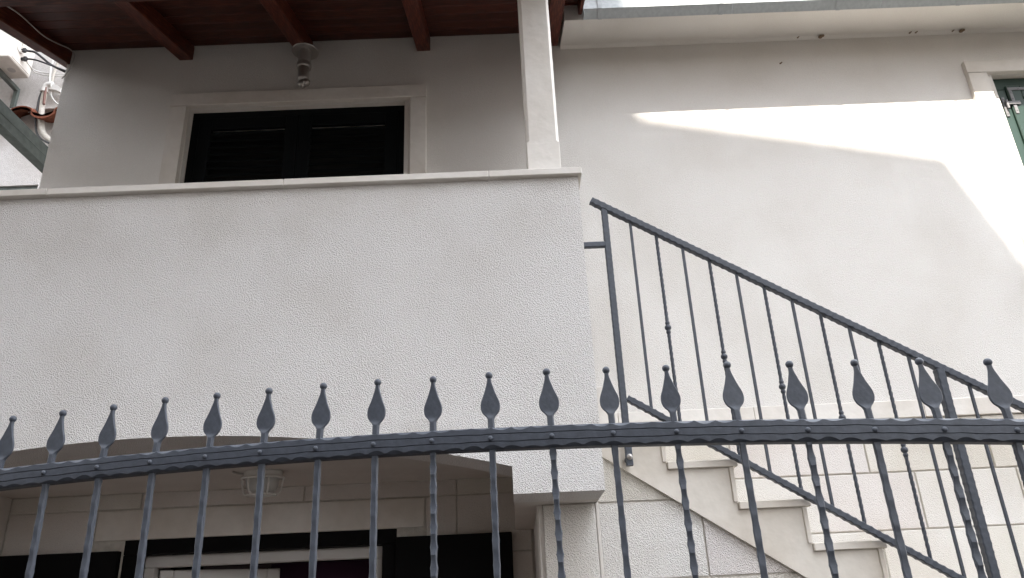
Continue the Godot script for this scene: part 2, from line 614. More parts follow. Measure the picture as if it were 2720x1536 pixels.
	for i in 25:
		var x: float = lerp(-0.0, -2.70, i / 24.0)
		poly.append(Vector2(x, 2.2985 + (sqrt(R * R - pow(x + 1.35, 2)) - R)))
	poly.append(Vector2(-2.70, GROUND))
	poly.append(Vector2(-2.94, GROUND))
	st = mb()
	prism(st, poly, ZA - 0.24, ZA)
	part("balcony_parapet", st, M.parapet, h)
	part("parapet_backing", bx(-2.93, 0.344, 2.346, 3.386, ZA - 0.285, ZA - 0.2405), M.wall, h)
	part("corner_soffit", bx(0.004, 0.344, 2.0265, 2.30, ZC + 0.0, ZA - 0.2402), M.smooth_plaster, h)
	part("parapet_return", bx(-2.94, -2.72, 2.343, 3.388, ZB + 0.002, ZA - 0.286), M.wall, h)
	# coping stones
	var cs := [-2.99, -1.99, -0.955, -0.05, 0.362]
	for i in range(cs.size() - 1):
		var s := mb()
		var dz := rng.randf_range(-0.0015, 0.0015)
		box(s, Vector3(cs[i] + 0.0008, 3.3885, ZA - 0.31), Vector3(cs[i + 1] - 0.0008, 3.4205, ZA + 0.03 + dz), 0.0025)
		part("coping_stone", s, M.stone, h)
	# stone column on the parapet with chamfered arrises above a square foot
	st = mb()
	var cx := 0.2035
	var cz := ZA - 0.115
	box(st, Vector3(cx - 0.075, 3.421, cz - 0.075), Vector3(cx + 0.075, 3.60, cz + 0.075), 0.002)
	var ring_at := func(y: float, ch: float) -> PackedVector3Array:
		var r := PackedVector3Array()
		var w := 0.0745
		for q in [[1, 1, 0], [1, 1, 1], [-1, 1, 1], [-1, 1, 0], [-1, -1, 0], [-1, -1, 1], [1, -1, 1], [1, -1, 0]]:
			r.append(Vector3(cx + q[0] * (w - (ch if q[2] == 1 else 0.0)), y, cz + q[1] * (w - (0.0 if q[2] == 1 else ch))))
		return r
	var rings := [ring_at.call(3.5985, 0.0005), ring_at.call(3.612, 0.013), ring_at.call(4.66, 0.013)]
	skin(st, rings, [-1])
	part("column", st, M.stone, h)
	# wall under the stair, with its blocks
	var lower_line := func(x: float) -> float: return 2.203 - 0.664 * (x - 0.391)
	var xe := 3.55
	st = mb()
	prism(st, PackedVector2Array([Vector2(0.345, GROUND), Vector2(xe, GROUND), Vector2(xe, max(lower_line.call(xe), GROUND + 0.01)), Vector2(0.345, lower_line.call(0.345))]), ZC - 0.2, ZC - 0.009)
	part("stair_wall", st, M.joint, h)
	var clip := PackedVector2Array([Vector2(0.3535, GROUND), Vector2(xe, GROUND), Vector2(xe, GROUND + 0.02), Vector2(0.3535, lower_line.call(0.3535) + 0.02)])
	block_row(h, [0.349, 0.95], 2.022, 2.32, ZC, clip)
	block_row(h, [0.349, 0.773, 1.45], 1.7175, 2.022, ZC, clip)
	block_row(h, [0.349, 0.58, 1.18, 1.9], 1.415, 1.7175, ZC, clip)
	block_row(h, [0.349, 0.80, 1.5, 2.4], 1.11, 1.415, ZC, clip)
	# windows and door
	surround(h, WIN_L, -2.167, -0.470, 4.913, 0.014, 0.044)
	surround(h, WIN_R, 3.164, 4.60, 4.928, 0.050, 0.050)
	shutters_left(h)
	shutters_right(h)
	porch_door(h)
	# little mud nests stuck under the eaves
	for q in [[2.24, 5.180, 0.85], [2.858, 5.183, 0.4], [2.90, 5.184, 0.4], [3.155, 5.184, 0.35], [3.214, 5.182, 0.8], [2.083, 5.180, 0.35], [1.94, 4.992, 0.4]]:
		st = mb()
		var s: float = q[2]
		var zo: float = 0.034 if q[1] > 5.1 else 0.004
		ball(st, Vector3(q[0], q[1], ZB + zo), 0.018 * s, 9, 0.7)
		ball(st, Vector3(q[0] + 0.017 * s, q[1] + 0.003, ZB + zo + 0.006), 0.014 * s, 8, 0.6)
		part("mud_nest", st, M.mud, h)


# polygon in (z, y) pulled along x
func prism_x(st: SurfaceTool, prof: Array, x0: float, x1: float) -> void:
	var p := PackedVector2Array()
	for q: Vector2 in prof:
		p.append(q)
	prism(st, p, x0, x1, Transform3D(Basis(Vector3(0, 0, 1), Vector3(0, 1, 0), Vector3(1, 0, 0)), Vector3.ZERO))


# polygon in (x, z) pulled along y
func prism_y(st: SurfaceTool, prof: Array, y0: float, y1: float) -> void:
	var p := PackedVector2Array()
	for q: Vector2 in prof:
		p.append(q)
	prism(st, p, y0, y1, Transform3D(Basis(Vector3(1, 0, 0), Vector3(0, 0, 1), Vector3(0, 1, 0)), Vector3.ZERO))


# stone surround: outer edges xo0, xo1 and top, jambs whose inner faces splay by sp0 and sp1 towards the front
func surround(h: Node3D, o: Array, xo0: float, xo1: float, top: float, sp0: float, sp1: float) -> void:
	var z0 := ZB - 0.052
	var z1 := ZB + 0.034
	var st := mb()
	prism_x(st, [Vector2(z0, o[3] - 0.002), Vector2(z1 - 0.003, o[3] + 0.003), Vector2(z1, o[3] + 0.006), Vector2(z1, top - 0.003), Vector2(z1 - 0.003, top), Vector2(z0, top)], xo0 - 0.002, xo1 + 0.002)
	part("window_surround", st, M.stone, h)
	st = mb()
	prism_y(st, [Vector2(xo0, z0), Vector2(xo0, z1 - 0.003), Vector2(xo0 + 0.003, z1), Vector2(o[0] - sp0, z1), Vector2(o[0] + 0.002, z0)], o[2], o[3] - 0.003)
	part("window_surround", st, M.stone, h)
	st = mb()
	prism_y(st, [Vector2(xo1, z0), Vector2(xo1, z1 - 0.003), Vector2(xo1 - 0.003, z1), Vector2(o[1] + sp1, z1), Vector2(o[1] - 0.002, z0)], o[2], o[3] - 0.003)
	part("window_surround", st, M.stone, h)
	part("window_sill", bx(xo0 - 0.03, xo1 + 0.03, o[2] - 0.05, o[2] - 0.001, z0, z1 + 0.03, 0.004), M.stone, h)


func shutter_leaf(h: Node3D, x0: float, x1: float, y0: float, y1: float, z: float, mat: Material, stile := 0.085, label := "") -> Node3D:
	var st := mb()
	box(st, Vector3(x0, y0, z - 0.034), Vector3(x0 + stile, y1, z), 0.004)
	box(st, Vector3(x1 - stile, y0, z - 0.034), Vector3(x1, y1, z), 0.004)
	box(st, Vector3(x0 + stile + 0.0005, y1 - stile, z - 0.034), Vector3(x1 - stile - 0.0005, y1, z - 0.001), 0.004)
	box(st, Vector3(x0 + stile + 0.0005, y0, z - 0.034), Vector3(x1 - stile - 0.0005, y0 + stile, z - 0.001), 0.004)
	var leaf := part("shutter", st, mat, h, label)
	var n := int((y1 - y0 - 2 * stile) / 0.052)
	var sm := mb()
	box(sm, Vector3(-(x1 - x0) / 2 + stile, -0.003, -0.022), Vector3((x1 - x0) / 2 - stile, 0.003, 0.022), 0.001)
	var slat := mesh_of(sm)
	for i in n:
		var mi := put_mesh("slat", slat, mat, leaf, Vector3((x0 + x1) / 2, y0 + stile + 0.026 + i * (y1 - y0 - 2 * stile) / n, z - 0.017))
		mi.rotation.x = deg_to_rad(52.0)
	return leaf


func shutters_left(h: Node3D) -> void:
	var z := ZB - 0.045
	part("shutter_frame", frame_of(WIN_L, 0.05, z - 0.09, z - 0.005), M.dark_green, h)
	var mid := (WIN_L[0] as float + WIN_L[1] as float) / 2
	shutter_leaf(h, WIN_L[0] + 0.052, mid - 0.002, WIN_L[2] + 0.05, WIN_L[3] - 0.052, z, M.dark_green)
	shutter_leaf(h, mid + 0.002, WIN_L[1] - 0.052, WIN_L[2] + 0.05, WIN_L[3] - 0.052, z, M.dark_green)
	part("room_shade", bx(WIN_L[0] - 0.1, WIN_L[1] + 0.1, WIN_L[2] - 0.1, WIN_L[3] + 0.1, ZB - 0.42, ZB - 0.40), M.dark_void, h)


func frame_of(o: Array, w: float, z0: float, z1: float) -> SurfaceTool:
	var st := mb()
	box(st, Vector3(o[0] + 0.001, o[3] - w, z0), Vector3(o[1] - 0.001, o[3] - 0.001, z1), 0.003)
	box(st, Vector3(o[0] + 0.001, o[2] + 0.001, z0), Vector3(o[0] + w, o[3] - w - 0.001, z1), 0.003)
	box(st, Vector3(o[1] - w, o[2] + 0.001, z0), Vector3(o[1] - 0.001, o[3] - w - 0.001, z1), 0.003)
	return st


func shutters_right(h: Node3D) -> void:
	var z := ZB - 0.034
	part("shutter_frame", frame_of(WIN_R, 0.092, z - 0.09, z - 0.012), M.green, h)
	var mid := (WIN_R[0] as float + WIN_R[1] as float) / 2
	var leaf := shutter_leaf(h, WIN_R[0] + 0.094, mid - 0.002, WIN_R[2] + 0.05, WIN_R[3] - 0.065, z, M.green, 0.095, "green louvred shutter with grey strap hinge")
	shutter_leaf(h, mid + 0.002, WIN_R[1] - 0.094, WIN_R[2] + 0.05, WIN_R[3] - 0.065, z, M.green, 0.095)
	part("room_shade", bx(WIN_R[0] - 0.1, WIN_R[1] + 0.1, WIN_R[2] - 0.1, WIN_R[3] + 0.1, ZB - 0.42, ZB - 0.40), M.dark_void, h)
	# hinge: corner plate across the top and down the stile, knuckle and keep on the frame
	var x := 3.452
	var st := mb()
	box(st, Vector3(x - 0.012, 4.722, z + 0.0005), Vector3(x + 0.24, 4.744, z + 0.005), 0.001)
	box(st, Vector3(x - 0.010, 4.535, z + 0.0008), Vector3(x + 0.012, 4.721, z + 0.0055), 0.001)
	box(st, Vector3(x - 0.052, 4.605, z + 0.006), Vector3(x + 0.038, 4.630, z + 0.012), 0.001)
	box(st, Vector3(x - 0.070, 4.520, z - 0.011), Vector3(x - 0.050, 4.672, z - 0.004), 0.001)
	tube(st, PackedVector3Array([Vector3(x - 0.050, 4.575, z + 0.008), Vector3(x - 0.050, 4.64, z + 0.008)]), 0.009, 10, false)
	for q in [[x + 0.001, 4.70], [x + 0.001, 4.655], [x + 0.001, 4.56], [x + 0.06, 4.733], [x + 0.14, 4.733], [x + 0.02, 4.618], [x - 0.06, 4.655], [x - 0.06, 4.54]]:
		ball(st, Vector3(q[0], q[1], z + (0.0115 if q[1] == 4.618 else 0.005 if q[0] > x - 0.04 else -0.004)), 0.0045, 8, 1.0)
	part("hinge", st, M.galvanised, leaf)


func porch_door(h: Node3D) -> void:
	var zf := ZB - 0.05
	# black fixed frame of the shutters around the doorway
	var o := [DOOR[0], DOOR[1], GROUND, DOOR[3]]
	part("door_frame", frame_of(o, 0.075, zf - 0.05, zf + 0.045), M.black_frame, h)
	# open dark shutters folded back on the wall either side
	part("door_shutter", bx(-2.69, -2.063, 0.25, 2.004, ZB + 0.004, ZB + 0.045, 0.004), M.black_frame, h, "open dark shutter folded against the porch wall at the left of the door")
	part("door_shutter", bx(-0.622, -0.016, 0.25, 2.012, ZB + 0.004, ZB + 0.045, 0.004), M.black_frame, h, "open dark shutter folded against the porch wall at the right of the door")
	# white door with a pane, one leaf ajar
	var z := zf - 0.055
	var st := mb()
	box(st, Vector3(-1.985, 1.925, z - 0.06), Vector3(-0.70, 1.984, z), 0.005)
	box(st, Vector3(-1.985, GROUND, z - 0.06), Vector3(-1.93, 1.924, z), 0.005)
	box(st, Vector3(-0.752, GROUND, z - 0.06), Vector3(-0.70, 1.924, z), 0.005)
	box(st, Vector3(-0.745, GROUND, z - 0.04), Vector3(-0.735, 1.91, z + 0.003), 0.001)
	part("door", st, M.white_frame, h, "white framed glass door in the shade of the porch")
	var leaf := mb()
	var xf := Transform3D(Basis(Vector3.UP, deg_to_rad(24.0)), Vector3(-1.925, 0, z - 0.065))
	box(leaf, Vector3(0.0, GROUND, -0.05), Vector3(0.07, 1.915, 0), 0.004, xf)
	box(leaf, Vector3(0.56, GROUND, -0.05), Vector3(0.63, 1.915, 0), 0.004, xf)
	box(leaf, Vector3(0.071, 1.84, -0.05), Vector3(0.559, 1.915, 0), 0.004, xf)
	var lf := part("door_leaf", leaf, M.white_frame, h)
	var pn := mb()
	box(pn, Vector3(0.072, GROUND, -0.03), Vector3(0.558, 1.839, -0.024), 0.0, xf)
	part("pane", pn, M.glass, lf)
	part("curtain", bx(-1.90, -0.76, GROUND, 1.96, z - 0.62, z - 0.60), M.curtain, h)
	part("curtain", bx(-1.45, -0.76, GROUND, 1.95, z - 0.50, z - 0.48), M.purple, h)
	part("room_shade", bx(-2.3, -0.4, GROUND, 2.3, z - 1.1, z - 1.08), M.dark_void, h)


# ------------------------------------------------------------------ outside stair

func staircase() -> void:
	var s := thing("outdoor_staircase", "pale stone staircase climbing along the wall to the balcony floor", "staircase", Vector3(2.0, GROUND, -3.76))
	var n := 13
	var up := PackedVector2Array()
	for i in n:
		var top := 2.347 - 0.174 * i
		var nose := 0.669 + 0.274 * i
		var left := nose - 0.274 - 0.018 if i > 0 else 0.347
		var st := mb()
		box(st, Vector3(left, top - 0.031, ZB + 0.016), Vector3(nose, top, -3.262), 0.0025)
		part("tread", st, M.stair_stone, s)
		st = mb()
		var rb: float = max(top - 0.174 + 0.0005, GROUND)
		box(st, Vector3(nose - 0.036, rb, ZB + 0.016), Vector3(nose - 0.018, top - 0.0315, -3.270), 0.0015)
		part("riser", st, M.stair_stone, s)
		var lx := left if i == 0 else nose - 0.274 - 0.0175
		up.append(Vector2(0.347 if i == 0 else lx, top - 0.032))
		up.append(Vector2(nose - 0.0365, top - 0.032))
	var poly := up.duplicate()
	var xe := 0.669 + 0.274 * 12 - 0.0365
	poly.append(Vector2(xe, GROUND))
	poly.append(Vector2(3.57, GROUND))
	poly.append(Vector2(0.347, 2.203 - 0.664 * (0.347 - 0.391)))
	var st := mb()
	prism(st, poly, ZC + 0.0, -3.280)
	part("stringer", st, M.stair_stone, s)


# ------------------------------------------------------------------ timber roof over the balcony

func roof_y(z: float) -> float:   # underside of the boards
	return 5.337 - (z - ZB) * 0.345


func balcony_roof() -> void:
	var r := thing("balcony_roof", "dark red stained timber lean-to roof of boards and rafters over the balcony", "roof", Vector3(-1.2, 5.0, -3.5))
	var slope := atan(0.345)
	# boards laid across the rafters, side by side down the slope
	var along := Vector3(0, -sin(slope), cos(slope))
	var normal := Vector3(0, cos(slope), sin(slope))
	var bm := []
	for k in 2:
		var st := mb()
		box(st, Vector3(-1.86, 0.0, -0.0595), Vector3(1.86, 0.02, 0.0595), 0.004)
		bm.append(mesh_of(st))
	for i in 18:
		var d := 0.062 + i * 0.121
		var p := Vector3(-1.31, roof_y(ZB), ZB) + along * d + normal * rng.randf_range(-0.001, 0.001)
		var mi := put_mesh("board", bm[i % 2], M["timber_%d" % (i % 2)], r, p - r.position)
		mi.basis = Basis(Vector3.RIGHT, normal, along)
	# rafters
	var rm := mb()
	box(rm, Vector3(-0.046, -0.112, 0.0), Vector3(0.046, -0.001, 2.24), 0.004)
	var rmesh := mesh_of(rm)
	for x in [-2.125, -1.305, -0.491, 0.389]:
		var mi := put_mesh("rafter", rmesh, M.timber_2, r, Vector3(x, roof_y(ZB), ZB + 0.003) - r.position)
		mi.basis = Basis(Vector3.RIGHT, normal, along)
	rm = mb()
	box(rm, Vector3(-0.033, -0.115, -0.25), Vector3(0.033, -0.001, 2.24), 0.004)
	var gable := put_mesh("rafter", mesh_of(rm), M.timber_2, r, Vector3(-2.955, roof_y(ZB), ZB + 0.02) - r.position)
	gable.basis = Basis(Vector3.RIGHT, normal, along)
	# barge board at the right end, purlin on the column, covering
	rm = mb()
	box(rm, Vector3(-0.011, -0.075, 0.27), Vector3(0.011, 0.05, 2.26), 0.003)
	var barge := put_mesh("barge_board", mesh_of(rm), M.timber_2, r, Vector3(0.553, roof_y(ZB), ZB) - r.position)
	barge.basis = Basis(Vector3.RIGHT, normal, along)
	part("purlin", bx(-3.0, 0.50, 4.66, 4.775, -3.13, -3.02, 0.004), M.timber_0, r)
	rm = mb()
	box(rm, Vector3(-1.87, 0.0215, -0.02), Vector3(1.86, 0.06, 2.27), 0.003)
	var cover := put_mesh("roof_covering", mesh_of(rm), M.terracotta, r, Vector3(-1.31, roof_y(ZB), ZB) - r.position)
	cover.basis = Basis(Vector3.RIGHT, normal, along)


# ------------------------------------------------------------------ gutter

func gutter() -> void:
	var g := thing("gutter", "grey zinc gutter with strap brackets along the eaves of the right wall", "gutter", Vector3(3.5, 5.08, ZB + 0.43))
	var prof := [Vector2(ZB + 0.401, 5.20), Vector2(ZB + 0.401, 5.078), Vector2(ZB + 0.452, 5.119), Vector2(ZB + 0.4535, 5.203), Vector2(ZB + 0.463, 5.206), Vector2(ZB + 0.463, 5.212), Vector2(ZB + 0.4505, 5.212), Vector2(ZB + 0.449, 5.121), Vector2(ZB + 0.404, 5.0835), Vector2(ZB + 0.404, 5.20)]
	var ends := [0.575, 1.52, 2.47, 3.42, 4.4, 5.4, 6.6]
	for i in range(ends.size() - 1):
		var st := mb()
		prism_x(st, prof, ends[i] + (0.0 if i == 0 else 0.001), ends[i + 1] - 0.001)
		part("channel", st, M.zinc, g)
	for x in [0.675, 1.445, 2.196, 2.967, 3.74, 4.5]:
		var st := mb()
		var p := [Vector2(ZB + 0.402, 5.0735), Vector2(ZB + 0.4565, 5.117), Vector2(ZB + 0.468, 5.206), Vector2(ZB + 0.468, 5.218), Vector2(ZB + 0.458, 5.218), Vector2(ZB + 0.4545, 5.118), Vector2(ZB + 0.402, 5.0765)]
		prism_x(st, p, x - 0.013, x + 0.013)
		part("bracket", st, M.zinc, g)
	part("end_cap", bx(0.5715, 0.574, 5.078, 5.21, ZB + 0.40, ZB + 0.453), M.zinc, g)


# ------------------------------------------------------------------ house across the street (behind the camera), throws the shade

func opposite_house() -> void:
	var dz := 8.0
	var q := Vector3(2.853 - 0.1763 * dz, 4.224 + 1.07 * dz, ZB + dz)
	var front := Vector2(1, 0.196).normalized()
	var c := Vector2(q.x, q.z)
	row_house("narrow plastered house straight across the street from the gate", c, front, Vector2(0.252, 1).normalized(), 4.7, q.y, M.render_brown)
	row_house("tallest plastered house across the street, left of the narrow one", c - front * 2.68 + Vector2(0.0, 0.10), front, Vector2(0, 1), 9.5, 17.6, M.render_brown)
	row_house("lower plastered house across the street, far to the right of the gate", c + Vector2(15.5, 1.6), front, Vector2(0, 1), 11.0, 10.5, M.render_brown)
	row_house("plastered house that closes the street at its left end", Vector2(-15.0, -5.0), Vector2(1, 0), Vector2(0, 1), 8.0, 11.0, M.render_brown)
	row_house("plastered house that closes the street at its right end", Vector2(24.0, -5.0), Vector2(1, 0), Vector2(0, 1), 8.0, 9.0, M.render_brown)


# corner c is the right front corner of the eaves, w the width, top their height
func row_house(label: String, c: Vector2, front: Vector2, side: Vector2, w: float, top: float, mat: Material) -> void:
	var o := thing("opposite_house", label, "house", Vector3(c.x - w / 2, GROUND, c.y + 4.0))
	var foot := func(inset: float) -> Array:
		var c2 := c - front * inset * 1.3 + side * inset
		return [c2, c2 + side * (8.0 - 2 * inset), c2 + side * (8.0 - 2 * inset) - front * (w - 2 * inset), c2 - front * (w - 2 * inset)]
	var st := mb()
	prism_y(st, foot.call(0.0), top - 0.14, top)
	part("eaves", st, M.terracotta, o)
	st = mb()
	prism_y(st, foot.call(0.45), GROUND, top - 0.141)
	part("wall", st, mat, o)
	st = mb()
	var f: Array = foot.call(0.02)
	var apex_a: Vector2 = (f[0] + f[1]) / 2.0 - front * w * 0.3
	var apex_b: Vector2 = (f[2] + f[3]) / 2.0 + front * w * 0.3
	var v := []
	for p: Vector2 in f:
		v.append(Vector3(p.x, top + 0.001, p.y))
	var A := Vector3(apex_a.x, top + 1.5, apex_a.y)
	var B := Vector3(apex_b.x, top + 1.5, apex_b.y)
	var inn := Vector3((A.x + B.x) / 2, top, (A.z + B.z) / 2)
	tri(st, v[0], v[1], A, inn)
	tri(st, v[2], v[3], B, inn)
	quad(st, v[1], v[2], B, A, inn)
	quad(st, v[3], v[0], A, B, inn)
	part("roof", st, M.terracotta, o)
	var c2: Vector2 = foot.call(0.45)[0]
	for fl in int((top - 2.0) / 3.2):
		for k in int((w - 1.0) / 2.6):
			var p := c2 - front * (1.3 + k * 2.6)
			var xf := Transform3D(Basis(Vector3(front.x, 0, front.y), Vector3.UP, Vector3(-front.y, 0, front.x)), Vector3(p.x, 1.2 + fl * 3.2, p.y))
			st = mb()
			box(st, Vector3(-0.5, 0, -0.03), Vector3(0.5, 1.5, 0.03), 0.004, xf)
			part("window", st, M.dark_green, o)


# ------------------------------------------------------------------ house next door, seen past the left corner

const ZN := -6.05


func neighbour_house() -> void:
	var o := thing("neighbour_house", "grey plastered house next door seen past the left corner under the timber roof", "house", Vector3(-7.0, GROUND, -8.0))
	var st := mb()
	wall_front(st, -11.0, -2.955, GROUND, 9.5, ZN, -10.0, [[-6.0, -4.2, 4.2, 5.40]])
	part("wall", st, M.render_far, o)
	part("roof", bx(-11.3, -2.955, 9.501, 9.75, -10.3, ZN + 0.5), M.terracotta, o)
	part("ledge", bx(-7.0, -3.3, 6.200, 6.222, ZN + 0.001, ZN + 0.05, 0.003), M.render_far, o)
	part("window", bx(-5.98, -4.22, 4.21, 5.345, ZN - 0.20, ZN - 0.15), M.black_frame, o)
	part("window_lintel", bx(-6.0, -4.2, 5.35, 5.399, ZN - 0.14, ZN - 0.02), M.grey_steel, o)
	# a few curved roof tiles poking out below the ledge
	for i in 4:
		st = mb()
		var x := -4.62 + i * 0.21
		var rings := []
		for e in 2:
			var ring := PackedVector3Array()
			for k in 9:
				var a := PI * k / 8.0
				var sgn := -1.0 if i % 2 == 0 else 1.0
				ring.append(Vector3(x + cos(a) * 0.115, 6.145 + sgn * sin(a) * 0.075 - e * 0.06, ZN + 0.002 + e * 0.16))
			for k in 9:
				var a := PI * (8 - k) / 8.0
				var sgn := -1.0 if i % 2 == 0 else 1.0
				ring.append(Vector3(x + cos(a) * 0.10, 6.145 + sgn * sin(a) * 0.058 - e * 0.06 + 0.004, ZN + 0.002 + e * 0.16))
			rings.append(ring)
		skin(st, rings, [-1])
		part("roof_tile", st, M.terracotta, o)


# ------------------------------------------------------------------ railing of the stair

func stair_railing() -> void:
	var s := thing("stair_railing", "dark grey hammered iron railing sloping down along the outside stair", "railing", Vector3(0.488, 2.16, -3.235))
	var zc := -3.235
	var xr := 3.3
	# sloping rails
	for k in 2:
		var a := Vector3(0.43, 2.939 - 0.62 * (0.43 - 1.2), zc) if k == 0 else Vector3(0.505, 2.130 - 0.635 * (0.505 - 1.0), zc)
		var b := Vector3(xr, 2.939 - 0.62 * (xr - 1.2), zc) if k == 0 else Vector3(xr, 2.130 - 0.635 * (xr - 1.0), zc)
		var y := (b - a).normalized()
		var z := Vector3(0, 0, 1)
		var x := y.cross(z)
		var st := mb()
		hammered_bar(st, 0.0, (b - a).length(), 0.0186 if k == 0 else 0.0158, 0.0036, 0.0020, 0.033, 0.1, Transform3D(Basis(x, y, z), a))
		part("top_rail" if k == 0 else "bottom_rail", st, M.iron, s)
	# posts
	for k in 2:
		var px: float = [0.488, 1.868][k]
		var half: float = [0.0148, 0.0195][k]
		var st := mb()
		var y0: float = 2.158 if k == 0 else 1.30
		hammered_bar(st, y0, 2.939 - 0.62 * (px - 1.2) - 0.012, half, 0.0010 if k == 0 else 0.0022, 0.0006, 0.034, 0.3, Transform3D(Basis.IDENTITY, Vector3(px, 0, zc - 0.0004)))
		var post := part("post", st, M.iron, s)
		st = mb()
		tube(st, PackedVector3Array([Vector3(px - 0.002, y0 + 0.03, -3.281), Vector3(px - 0.002, y0 + 0.03, zc - half - 0.001)]), 0.013, 12, false)
		part("spacer", st, M.iron, post)
		if k == 0:
			st = mb()
			var bz := zc + half
			lathe(st, [Vector2(0.0125, 0.0), Vector2(0.0125, 0.002), Vector2(0.009, 0.003), Vector2(0.009, 0.010), Vector2(0.0045, 0.011), Vector2(0.0045, 0.018), Vector2(0.002, 0.0195)], 14, Transform3D(Basis(Vector3.RIGHT, Vector3(0, 0, 1), Vector3(0, -1, 0)), Vector3(px + 0.001, 2.192, bz)), -1)
			part("bolt", st, M.steel, post)
	# short arm to the parapet
	var arm := mb()
	hammered_bar(arm, 0.0, 0.130, 0.0135, 0.0006, 0.0006, 0.03, 0.0, Transform3D(Basis(Vector3(0, -1, 0), Vector3(1, 0, 0), Vector3(0, 0, 1)), Vector3(0.3455, 3.181, zc)))
	part("bracket", arm, M.iron, s)
	# balusters, every second one twisted with a knuckle
	var n := 0
	for i in 23:
		if i == 11:
			continue
		n += 1
		var x := 0.6047 + 0.1147 * i
		if x > 3.1:
			break
		var y1 := 2.939 - 0.62 * (x - 1.2) - 0.012
		var y0 := 2.130 - 0.635 * (x - 1.0) + 0.010
		var st := mb()
		if i % 2 == 0:
			hammered_bar(st, y0, y1, 0.0062, 0.0003, 0.0003, 0.04, 0.2 * i, Transform3D(Basis.IDENTITY, Vector3(x, 0, zc)))
			part("baluster", st, M.iron, s)
		else:
			var ky := 2.757 - 0.637 * (x - 0.721)
			hammered_bar(st, y0, y1, 0.0066, 0.0005, 0.0005, 0.02, 0.0, Transform3D(Basis.IDENTITY, Vector3(x, 0, zc)), 58.0)
			var bal := part("twisted_baluster", st, M.iron, s)
			st = mb()
			var prof := []
			for q in [[-0.030, 0.0075], [-0.026, 0.0095], [-0.021, 0.0108], [-0.016, 0.0092], [-0.0125, 0.0078], [-0.009, 0.0118], [-0.004, 0.0143], [0.0, 0.0148], [0.004, 0.0143], [0.009, 0.0118], [0.0125, 0.0078], [0.016, 0.0092], [0.021, 0.0108], [0.026, 0.0095], [0.030, 0.0075]]:
				prof.append(Vector2(q[1], q[0]))
			lathe(st, prof, 14, Transform3D(Basis.IDENTITY, Vector3(x, ky, zc)))
			part("knuckle", st, M.iron, bal)


# ------------------------------------------------------------------ gate in front

func rail_h(x: float) -> float:
	return -0.0388 * x - 0.0297 * x * x + 0.00074 * x * x * x


